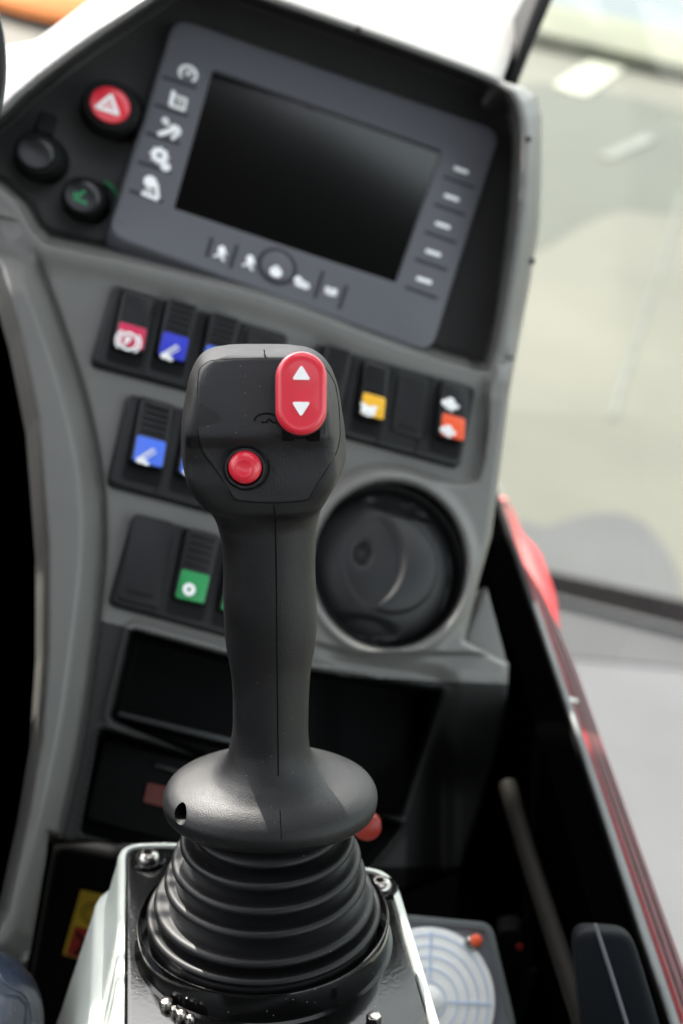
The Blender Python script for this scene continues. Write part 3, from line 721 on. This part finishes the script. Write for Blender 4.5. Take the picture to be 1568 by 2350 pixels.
new.materials.clear(); new.materials.append(M['grip'])
# parting seam
def fline(pts, off, n=8):
    out = []
    for (x0, y0), (x1, y1) in zip(pts, pts[1:]):
        for k in range(n): out.append(on_front(x0+(x1-x0)*k/n, y0+(y1-y0)*k/n, off))
    out.append(on_front(*pts[-1], off)); return out
part('seam', tube(fline([(629, 1160), (632, 1190), (634, 1300), (636, 1500), (638, 1700), (639, 1780)], .00010, 8), .00030, 8), 'seam', grip)
part('seam', tube(fline([(643, 1860), (645, 1900), (646, 1925)], .0001, 6), .0002, 8), 'seam', grip)
part('seam', tube(fline([(606, 803), (608, 812), (610, 821)], .0001, 4), .0002, 8), 'seam', grip)
# face plate
ol = [(481, 828), (458, 846), (454, 880), (456, 1004), (464, 1037), (502, 1087), (540, 1149), (575, 1152), (626, 1154), (670, 1152), (708, 1148), (719, 1123), (752, 1073), (774, 1035), (781, 1002), (778, 933), (770, 883), (749, 846), (722, 827), (670, 823), (609, 822), (540, 824)]
ol = roundp(ol, 9, 4)
pc = (620, 985)
rr = []
for s, off in ((1.0, .0003), (.997, -.00035), (.988, -.0005), (.96, -.0004), (.90, -.0004), (.8, -.0004), (.7, -.0004), (.6, -.0004), (.5, -.0004), (.4, -.0004), (.3, -.0004), (.2, -.0004), (.1, -.0004), (.02, -.0004)):
    rr.append([on_front(pc[0]+(x-pc[0])*s, pc[1]+(y-pc[1])*s, off) for x, y in ol])
fp = part('face_plate', loft(rr, False, True), 'plate', joy, 50)
part('plate_gap', tube([on_front(x, y, -.00004) for x, y in ol], .00022, 6, True), 'seam', fp)
# embossed emblem: flattened arc over a small peak (partly under the rocker)
pts = [(612+28*math.cos(a), 966-17*math.sin(a)) for a in np.linspace(R_(182), R_(20), 16)]
part('emblem', tube([on_front(x, y, -.00042) for x, y in pts], .00028, 6), 'seam', fp)
part('emblem', tube([on_front(x, y, -.00042) for x, y in [(600, 969), (606, 969), (612, 969), (618, 961), (622, 965), (627, 970), (640, 970)]], .0003, 6), 'seam', fp)
# frames for the buttons
def btnframe(px, py):
    p = np.array(on_front(px, py, -.0004)); d = .004
    tx = np.array([d, Fr(p[0]+d, p[2])-Fr(p[0]-d, p[2]), 0])/1; tx = np.array([2*d, tx[1], 0]); tz = np.array([0, Fr(p[0], p[2]+d)-Fr(p[0], p[2]-d), 2*d])
    n = np.cross(tx, tz); n /= np.linalg.norm(n)
    if n[1] > 0: n = -n
    return p, n
def local_basis(p, n, roll=0):
    zc = np.array([0, 0, 1.0]); v = zc-zc.dot(n)*n; v /= np.linalg.norm(v); u = np.cross(v, n)
    u2 = u*math.cos(roll)+v*math.sin(roll); v2 = np.cross(n, u2); return lambda q: p+q[0]*u2+q[1]*v2+q[2]*n
# rocker
rp, rn_ = btnframe(692, 903)
rn_ = np.array([0.02, -math.cos(R_(15)), math.sin(R_(15))]); rn_ /= np.linalg.norm(rn_)
LB = local_basis(rp, rn_, R_(-1.0))
def lb(g, f=LB): return [tuple(f(q)) for q in g[0]], g[1]
def pill(hw, hh, n=20):
    r = hw; return [(r*math.cos(a), (hh-r)+r*math.sin(a)) for a in np.linspace(0, math.pi, n)]+[(r*math.cos(a), -(hh-r)+r*math.sin(a)) for a in np.linspace(math.pi, 2*math.pi, n)]
def pill_solid(hw, hh, z0, z1, bev, dish=0, n=20, oy=0, ox=0):
    rg = []
    base = pill(hw, hh, n)
    def sc_(i): return [(x, y) for x, y in (offset(base, i) if i else base)]
    rg.append([(x+ox, y+oy, z0) for x, y in base])
    for k in range(7):
        a = k/6*math.pi/2; rg.append([(x+ox, y+oy, z1-bev+bev*math.sin(a)) for x, y in sc_(bev*(1-math.cos(a)))])
    inner = sc_(bev)
    for s in (.9, .75, .5, .25, .02): rg.append([(x*s+ox, y*s+oy, z1-dish*(1-s*s)) for x, y in inner])
    return loft(rg)
rkr = part('rocker_switch', lb(pill_solid(.00835, .01365, .0030, .0090, .0021, .00035)), 'red', joy, 50)
part('skirt', lb(pill_solid(.0086, .0138, .0010, .0040, .0008, 0, ox=-.0003, oy=-.0006)), 'blackg', rkr)
for sx in (-1, 1): part('pivot_lug', lb(prism(roundp([(sx*.0042-.0022, -.0158), (sx*.0042+.0022, -.0158), (sx*.0042+.0022, -.006), (sx*.0042-.0022, -.006)], .0008), -.002, .0032, .0006)), 'seam', rkr)
part('base_block', lb(prism(roundp([(-.0062, -.0150), (.0062, -.0150), (.0062, .010), (-.0062, .010)], .001), -.002, .0028, .0005)), 'seam', rkr)
def tri(cy, s): return roundp([(-.0031, cy-s*.0022), (.0031, cy-s*.0022), (.0, cy+s*.0027)], .0011, 5)
part('up_arrow', lb(prism(tri(.0067, 1), .0085, .00930)), 'white', rkr)
part('down_arrow', lb(prism(tri(-.0049, -1), .0085, .00930)), 'white', rkr)
# thumb button
bp, bn = btnframe(565, 1072)
bn = np.array([-.03, -math.cos(R_(12)), math.sin(R_(12))]); bn /= np.linalg.norm(bn)
LT = local_basis(bp, bn)
tb = part('thumb_button', lb(lathe([(.0056, .001), (.0056, .0040), (.0052, .0050), (.0046, .0056), (.0038, .0060), (.0031, .0062), (.0026, .00618), (.0021, .0060), (.0014, .0059), (.0007, .00585), (.0001, .00585)], (0, .0004, 0), 48), LT), 'red', joy, 50)
part('collar', lb(lathe([(.0078, -.002), (.0077, .0010), (.0073, .0027), (.0067, .0036), (.0061, .0036), (.0058, .0028), (.0057, .001)], (0, 0, 0), 48), LT), 'blackg', tb, 50)
part('collar_gap', lb(lathe([(.0082, -.003), (.0081, .0001), (.0076, .0004)], (0, 0, 0), 48), LT), 'seam', tb)
# bellows boot
def ridge(hw, py):
    z = -.02; r = .03
    for _ in range(40):
        D = -J.to_cam((0, 0, z))[2]; r = hw*D/FPX; z = zsolve(py, -r)
    return r, z
RG = [ridge(*q) for q in [(176, 1990), (200, 2041), (217, 2098), (231, 2153), (252, 2219), (268, 2262)]]
print('ridges', [(round(a*1000, 1), round(b*1000, 1)) for a, b in RG])
prof = [(.020, -.008), (.022, RG[0][1]+.006), (RG[0][0]-.0050, RG[0][1]+.0038)]
for i, (r, z) in enumerate(RG):
    prof += [(r-.0012, z+.0016), (r, z), (r-.0010, z-.0015)]
    if i < len(RG)-1:
        r2, z2 = RG[i+1]; prof += [(r-.0062, z*.74+z2*.26), (r-.0066, z*.5+z2*.5), (min(r, r2)-.0030+(r2-r)*.3, z*.20+z2*.80)]
r, z = RG[-1]; prof += [(r-.0005, z-.004), (r-.001, z-.010)]
CRr, CRz = ridge(289, 2288)
def lean(z): return (-.0038*min(1, max(0, -z/.06)), 0)
part('boot', lathe(catmull(prof, 4), (0, 0, 0), 112, lean), 'rubber', joy, 70)

# ================================================================== CONSOLE POD under the joystick
zc = CRz; zp = zc-.0125
YA = R_(8.6)
Kx = J.A[0]*math.cos(YA)-J.A[1]*math.sin(YA); Ky = J.A[0]*-math.sin(YA)*-1*-1+J.A[1]*math.cos(YA)
Ky = np.cross(J.A[2], Kx)
K = Frame(J.to_cam((0, 0, 0)), Kx, Ky, J.A[2])
pod = thing('armrest_console', 'pale grey-green console pod with glossy black plate carrying the joystick', 'console', K, (0, 0, zp))
top_px = [(292, 1947), (392, 1944), (868, 2006), (893, 2034), (985, 2350), (1070, 2640), (288, 2640)]
pl = roundp(K.poly(top_px, zp), .007, 6)
part('top_plate', prism(pl, zp-.004, zp, .0006), 'gloss', pod)
rim0 = offset(pl, -.0012) if True else pl
def lower(px, d): return offset(pl if area(pl) > 0 else pl[::-1], -d)
pa = pl if area(pl) > 0 else pl[::-1]
pcx = np.mean([q[0] for q in pa]); phw = max(q[0] for q in pa)-pcx
def podring(d, z):
    o1 = offset(pa, -d); o0 = offset(pa, -min(d, .0052)); out = []
    for a, b, q in zip(o1, o0, pa):
        w = float(sm(np.array((pcx+.01-q[0])/.04))); out.append((a[0]*w+b[0]*(1-w), a[1]*w+b[1]*(1-w), zp+z))
    return out
part('housing', loft([podring(d, z) for d, z in [(.0004, -.010), (.0004, -.0005), (.0008, .0006), (.0020, .0008), (.0034, .0002), (.0042, -.0015), (.0052, -.006), (.0112, -.0255), (.0118, -.0290)]], False, False), 'pale', pod, 50)
part('lower_shell', loft([podring(d, z) for d, z in [(.0110, -.0262), (.0145, -.0262), (.0160, -.0275), (.0168, -.031), (.0350, -.085), (.054, -.14)]], False, False), 'pale', pod, 50)
jc = lean(zc)
def inK(p):   # point in stick frame to console frame
    return K.A @ (J.to_cam(p)-K.o)
cc = inK((jc[0], 0, zc))
part('collar_ring', lathe([(CRr+.0016, -.0135), (CRr+.0014, -.0125), (CRr, -.0118), (CRr-.0001, -.0008), (CRr-.0004, 0), (CRr-.0010, 0), (CRr-.0013, -.0006), (CRr-.0013, -.012)], (cc[0], cc[1], cc[2]), 112), 'gloss', pod, 40)
for px, py, w in ((408, 2222, .0055), (822, 2180, .0045)):
    y0 = K.ray(px, py, zc-.003); a = math.atan2(y0[1]-cc[1], y0[0]-cc[0]); r = CRr-.0016
    arcp = [(cc[0]+r*math.cos(a+t), cc[1]+r*math.sin(a+t)) for t in np.linspace(-w/r/2*1.4, w/r/2*1.4, 8)]
    arci = [(cc[0]+(r-.0012)*math.cos(a+t), cc[1]+(r-.0012)*math.sin(a+t)) for t in np.linspace(w/r/2*1.4, -w/r/2*1.4, 8)]
    part('spring_clip', prism(arcp+arci, zc-.009, zc-.0025, .0002), 'steel', pod)
def screw(px, py, label=None):
    s = K.ray(px, py, zp); x, y = s[0], s[1]
    w = part('washer', lathe([(.0078, 0), (.0078, .0010), (.0074, .0014), (.0030, .0014)], (x, y, zp), 40, cap1=True), 'gloss', pod)
    hd = []
    part('screw_head', lathe([(.0050, .0010), (.0051, .0017), (.0048, .0030), (.0038, .0042), (.0028, .0046)], (x, y, zp), 40), 'chrome', w)
    hexo = [(x+.0027*math.cos(t), y+.0027*math.sin(t)) for t in np.linspace(0, 2*math.pi, 13)[:-1]]
    hexi = [(x+.0020*math.cos(t)*(1 if k % 2 == 0 else .88), y+.0020*math.sin(t)*(1 if k % 2 == 0 else .88)) for k, t in enumerate(np.linspace(0, 2*math.pi, 13)[:-1])]
    part('hex_socket', loft([[(a, b, zp+.0046) for a, b in hexo], [(a, b, zp+.0046) for a, b in hexi], [(a, b, zp+.0012) for a, b in hexi]], False, True), 'chrome', w, 20)
screw(340, 1975); screw(872, 2040)
c0 = K.ray(392, 2322, zp)
dom = lambda x, y, r, h: lathe([(r, 0), (r*1.05, h*.5), (r*.8, h*.85), (r*.3, h), (.0001, h)], (x, y, zp), 20)
part('cable_fitting', join(*[dom(*K.ray(px, py, zp)[:2], r, .004) for px, py, r in ((384, 2312, .0028), (402, 2330, .0017), (418, 2338, .0024), (438, 2349, .0019))]), 'chrome', pod)
c0 = K.ray(858, 2345, zp)
part('fitting_nut', prism(ell(c0[0], c0[1], .0028, None, 6), zp, zp+.003, .0004), 'chrome', pod)

# ================================================================== bullseye level dial, bottom right
LF = Frame(at(1000, 2290, .70), (1, -.09, 0), (.1, 1, .12), (0, -.12, 1))
_n = np.array([0, .30, 1.0]); _x = np.array([1, -.05, .0]); _y = np.cross(_n, _x)
LF = Frame(LF.o, np.cross(_y, _n), _y, _n)
lv = thing('level_gauge', 'round white bullseye level dial with blue rings in clear square case', 'level gauge', LF, (0, 0, -.02))
cs = roundp(LF.poly([(780, 2085), (1128, 2118), (1192, 2385), (1220, 2520), (780, 2520)], 0), .006, 6)
part('case', prism(cs, -.030, -.0015, .002), 'clear', lv)
cr = [(x, y) for x, y in cs]; ci = offset(cr if area(cr) > 0 else cr[::-1], .0035); co = cr if area(cr) > 0 else cr[::-1]
part('case_rim', loft([[(x, y, -.006) for x, y in co], [(x, y, .001) for x, y in co], [(x, y, .0014) for x, y in offset(co, .001)], [(x, y, .001) for x, y in ci], [(x, y, -.004) for x, y in ci]], False, False), 'greyr', lv)
dc = LF.ray(985, 2297, 0)[:2]; DR = .0325
dl = part('dial', prism(ell(dc[0], dc[1], DR, DR*1.08, 72), -.003, .0006, .0006), 'dial', lv)
for k, r in enumerate((.24, .42, .58, .73, .88)):
    part('ring_mark', lathe([(DR*r, .0007), (DR*r, .0010), (DR*(r+.022), .0010), (DR*(r+.022), .0007)], (dc[0], dc[1], 0), 64, ratio=1.08), 'dialblue', dl)
for a, b in (((.28, 0), (.94, 0)), ((-.94, 0), (-.28, 0)), ((0, .28), (0, .94)), ((0, -.94), (0, -.28))):
    pline('cross_mark', (dc[0]+a[0]*DR, dc[1]+a[1]*DR*1.08), (dc[0]+b[0]*DR, dc[1]+b[1]*DR*1.08), .0011, .0006, .0012, 'dialblue', dl)
bb = part('bubble', lathe([(DR*.2, .0006), (DR*.19, .0020), (DR*.12, .003), (.0002, .0034)], (dc[0], dc[1], 0), 32), 'white', dl)
c1 = LF.ray(1092, 2158, 0)
part('corner_screw', lathe([(.0030, -.001), (.0030, .003), (.0020, .0038), (.0002, .004)], (c1[0], c1[1], 0), 24), 'orange', lv)
c1 = LF.ray(1080, 2168, 0)
part('screw_sleeve', lathe([(.0038, -.001), (.0038, .001), (.0026, .0024), (.0002, .0024)], (c1[0], c1[1], 0), 24), 'steel', lv)

# ================================================================== right side of cab: door, pole, panel
upc = RW[2]      # world up in camera coordinates
A0, A1 = at(1120, 1150, 1.02), at(1577, 2500, .60)
A0 = at(1081, 975, 1.10)
dA = (A1-A0); 
DF = Frame(A0, dA, np.cross(np.cross(dA, -upc), dA)*1.0, np.cross(dA, -upc))   # X along sill, Y world-down-ish, Z normal
ln_ = np.linalg.norm(dA)
sgn = 1 if DF.A[2][0] > 0 else -1      # + Z should point to the right (outside)
def dworld(t, y=0): return W(DF.to_cam((t*ln_, y, 0)))
d0, d1 = dworld(0.0, .8), dworld(1.3, .8)
xl = lambda yy: d0[0]+(d1[0]-d0[0])*(yy-d0[1])/(d1[1]-d0[1])-.004
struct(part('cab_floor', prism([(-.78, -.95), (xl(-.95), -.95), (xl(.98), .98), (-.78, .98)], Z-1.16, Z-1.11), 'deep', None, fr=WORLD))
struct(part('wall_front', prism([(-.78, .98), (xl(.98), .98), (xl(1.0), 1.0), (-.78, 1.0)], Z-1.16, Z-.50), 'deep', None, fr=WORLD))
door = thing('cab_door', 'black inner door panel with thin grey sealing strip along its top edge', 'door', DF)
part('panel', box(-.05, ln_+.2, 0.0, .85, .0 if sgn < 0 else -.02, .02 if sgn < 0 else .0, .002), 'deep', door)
S = sgn
def alongbar(name, x0, x1, y0, y1, z0, z1, mt, par, bev=.001):
    z0, z1 = sorted((S*z0, S*z1)); return part(name, box(x0, x1, y0, y1, z0, z1, bev), mt, par)
part('sealing_strip', tube([(x, -.002, S*.003) for x in np.linspace(.24, ln_+.2, 20)], list(np.linspace(.0014, .0027, 20)), 10), 'greyr', door)
alongbar('black_edge', .0, ln_+.2, .001, .03, .0025, .0055, 'slot', door)
gl = thing('side_window', 'clear side window pane rising from the door sill', 'window', DF)
G0 = Frame(A0, dA, upc, np.cross(dA, upc))
alongbar('pane', -.6, ln_+.2, -.75, -.002, .0045, .0075, 'glass', gl, 0)
sr = thing('body_sill', 'red and grey ribbed body sill outside along the door edge', 'sill', DF)
def taperbar(name, y, z0, z1, mt, x0=.29):
    xs_ = [x0*ln_, .36*ln_, .5*ln_, ln_+.2]; k_s = [.05, .5, .75, .9]; rg = []
    for x, k in zip(xs_, k_s):
        a, b = .006+(z0-.006)*k, .006+(z1-.006)*k
        rg.append([(x, .03, S*a), (x, y+.0008, S*a), (x, y, S*(a+.0004)), (x, y, S*(b-.0004)), (x, y+.0008, S*b), (x, .03, S*b)])
    part(name, loft(rg), mt, sr)
taperbar('red_flange', .002, .006, .0085, 'redd')
for z0, z1, y, mt_ in [(.0088, .0115, .004, 'redd'), (.0118, .0128, .003, 'redp'), (.0130, .0160, .0045, 'redd'), (.0162, .0180, .004, 'brownr'), (.0182, .0212, .005, 'redd'), (.0214, .0230, .0045, 'brownr'), (.0232, .0262, .006, 'redd')]:
    taperbar('rib', y, z0, z1, mt_)
bq = DF.ray(1308, 1622, S*.010)
part('bolt_head', lathe([(.006, -.002), (.0055, .003), (.003, .005), (.0002, .0055)], (bq[0], bq[1]+.0, S*.010), 20, cap0=True), 'chrome', sr)
# red bodywork outside
BF = Frame(at(1215, 1350, 1.28), (1, 0, .2), np.cross((-.2, .8, .8), (1, 0, .2)), np.cross((1, 0, .2), np.cross((-.2, .8, .8), (1, 0, .2))))
rb = thing('mirror_housing', 'bright red rounded bodywork piece outside above the door sill', 'bodywork', BF)
blob = chaikin([(1120, 1180), (1140, 1130), (1160, 1128), (1180, 1160), (1196, 1212), (1236, 1246), (1258, 1300), (1281, 1370), (1284, 1500), (1306, 1600), (1270, 1640), (1180, 1500), (1100, 1300)], 2)
part('body', prism(BF.poly(blob, 0), -.09, 0, .012, 5), 'redp', rb)
# front window pillar seal
wp = thing('window_pillar', 'black slanted window seal between the dash top and the yard', 'pillar', P, P.ray(1190, 100, -.02))
part('seal', prism(P.poly([(1150, 196), (1222, -10), (1290, -150), (1330, -150), (1262, 0), (1176, 200)], -.03), -.06, -.02, .003), 'slot', wp)
part('inner_lip', tube([P.ray(1176, 196, -.03), P.ray(1254, 0, -.03), P.ray(1320, -150, -.03)], .003, 8), 'black', wp)
# steering wheel rim sliver at the left edge
SF = Frame(at(-150, 150, .60), (1, 0, 0), (0, 1, 0), (0, 0, 1))
sw = thing('steering_wheel', 'dark curved steering wheel rim at the very left edge of view', 'steering wheel', SF)
part('rim', tube([(.0292*math.cos(a)-.001, .05*math.sin(a), 0) for a in np.linspace(0, 2*math.pi, 49)[:-1]], .0022, 14, True), 'blackg', sw)
part('spoke', tube([(-.028, 0, 0), (0, 0, -.006), (.026, 0, 0)], .0015, 8), 'blackg', sw)
QF = Frame(at(-320, 1500, .72), (1, 0, .1), (0, 1, .2), np.cross((1, 0, .1), (0, 1, .2)))
sc_ = thing('column_light_block', 'black steering column block out of view, added to shade the lower dash', 'steering column', QF, (0, 0, 0))  # unseen block added to keep side light off the lower dash
part('light_block_body', prism(roundp([(-.16, -.24), (.035, -.24), (.052, .10), (.02, .20), (-.16, .20)], .03, 6), -.05, .09, .02, 4), 'black', sc_)
part('light_block_boss', lathe([(.05, .05), (.05, .12), (.03, .15), (.001, .15)], (-.07, .10, 0), 32), 'deep', sc_)
# lever tube
pf = [at(1165, 1800, .78), at(1200, 1925, .75), at(1250, 2080, .705), at(1300, 2230, .665), at(1345, 2370, .63), at(1400, 2560, .59)]
CAMF = Frame((0, 0, 0), (1, 0, 0), (0, 1, 0), (0, 0, 1))
lt = thing('grab_tube', 'dim brown-grey tube slanting down beside the door', 'tube', CAMF, pf[-1])
part('tube_body', tube(catmull(pf, 5), .0050, 16), 'pipe', lt)
part('foot_flange', tube([pf[-1], pf[-1]+np.array([.004, -.012, -.004])], .011, 20), 'black', lt)
# dark device and blue-black panel
nf = Frame(at(1400, 2300, .625), (1, 0, .12), np.cross((-.12, .15, 1), (1, 0, .12)), np.cross((1, 0, .12), np.cross((-.12, .15, 1), (1, 0, .12))))
nv = thing('lower_side_panel', 'blue-black lower panel with a thin seam beside the door', 'panel', nf)
part('panel_face', prism(roundp(nf.poly([(1312, 2130), (1450, 2138), (1580, 2560), (1350, 2560)], 0), .008), -.02, 0, .004), 'navy', nv)
part('panel_seam', tube([(*q, .0004) for q in nf.poly([(1366, 2120), (1400, 2225), (1445, 2370), (1480, 2480)], 0)], .0010, 6), 'bezel', nv)
ef = Frame(at(1200, 2260, .74), (1, -.1, .1), (0, 1, .3), (-.1, -.3, 1))
dv_ = thing('dark_control_box', 'dark rounded box standing between level dial and slanting tube', 'box', ef)
part('case', prism(roundp(ef.poly([(1140, 2135), (1205, 2130), (1262, 2350), (1280, 2500), (1160, 2500)], 0), .006), -.012, 0, .003), 'black', dv_)
part('side_disc', prism(ell(*ef.ray(1222, 2290, 0)[:2], .0085, .018, 32), -.001, .001, .0006), 'navy', dv_)
q_ = ef.ray(1195, 2172, 0); part('indicator', prism(ell(q_[0], q_[1], .002, None, 16), -.001, .001), 'redlab', dv_)

# ================================================================== lower left: box with warning sticker, armrest
XF = Frame(at(170, 2150, .80), (1, -.15, 0), (.15, 1, .25), np.cross((1, -.15, 0), (.15, 1, .25)))
bx = thing('fuse_box_cover', 'black box with rounded grey-lit top edge left of the console pod', 'box', XF, (0, 0, -.02))
part('cover', prism(roundp(XF.poly([(122, 1928), (420, 1990), (330, 2560), (10, 2560)], 0), .010, 6), -.08, 0, .007, 5), 'black', bx)
st = thing('warning_sticker', 'yellow and red square warning sticker on the black box', 'sticker', XF, (0, 0, .0004))
part('yellow_field', prism(XF.poly([(186, 2042), (262, 2058), (218, 2212), (145, 2190)], .0006), .0002, .0006), 'yellab', st)
part('red_field', prism(XF.poly([(172, 2126), (238, 2140), (212, 2208), (152, 2190)], .0009), .0003, .0009), 'redlab', st)
q_ = XF.ray(214, 2098, .001)
part('ring_symbol', lathe([(.0062, .0006), (.0062, .0009), (.0068, .0009), (.0068, .0006)], (q_[0], q_[1], 0), 32), 'drain', st)
part('ring_symbol', lathe([(.0040, .0006), (.0040, .0009), (.0045, .0009), (.0045, .0006)], (q_[0], q_[1], 0), 32), 'drain', st)
part('cross_symbol', join(prism(XF.poly([(174, 2140), (182, 2138), (215, 2195), (206, 2196)], .001), .0005, .0012), prism(XF.poly([(208, 2142), (216, 2146), (176, 2194), (168, 2190)], .001), .0005, .0014)), 'slot', st)
# armrest wrapped in film
af = at(-78, 2380, .60)
ar = thing('armrest', 'armrest end wrapped in dusty blue translucent film, bottom left corner', 'armrest', CAMF, af)
nn_ = 40; rings = []
for k in range(1, 24):
    t_ = math.pi*k/24; rings.append([af+np.array([.0315*math.sin(t_)*math.cos(2*math.pi*i/nn_), .036*math.sin(t_)*math.sin(2*math.pi*i/nn_)*(1+.04*math.sin(5*2*math.pi*i/nn_)), -.10*math.cos(t_)*.5]) for i in range(nn_)])
part('padding', loft(rings), 'film', ar, 70)
part('film_fold', tube([af+np.array([.0322*math.cos(a), .036*math.sin(a)*1.01, .012+.004*math.sin(9*a)]) for a in np.linspace(R_(5), R_(100), 30)], .0006, 6), 'film', ar)
# lower trim block at the foot of the left column
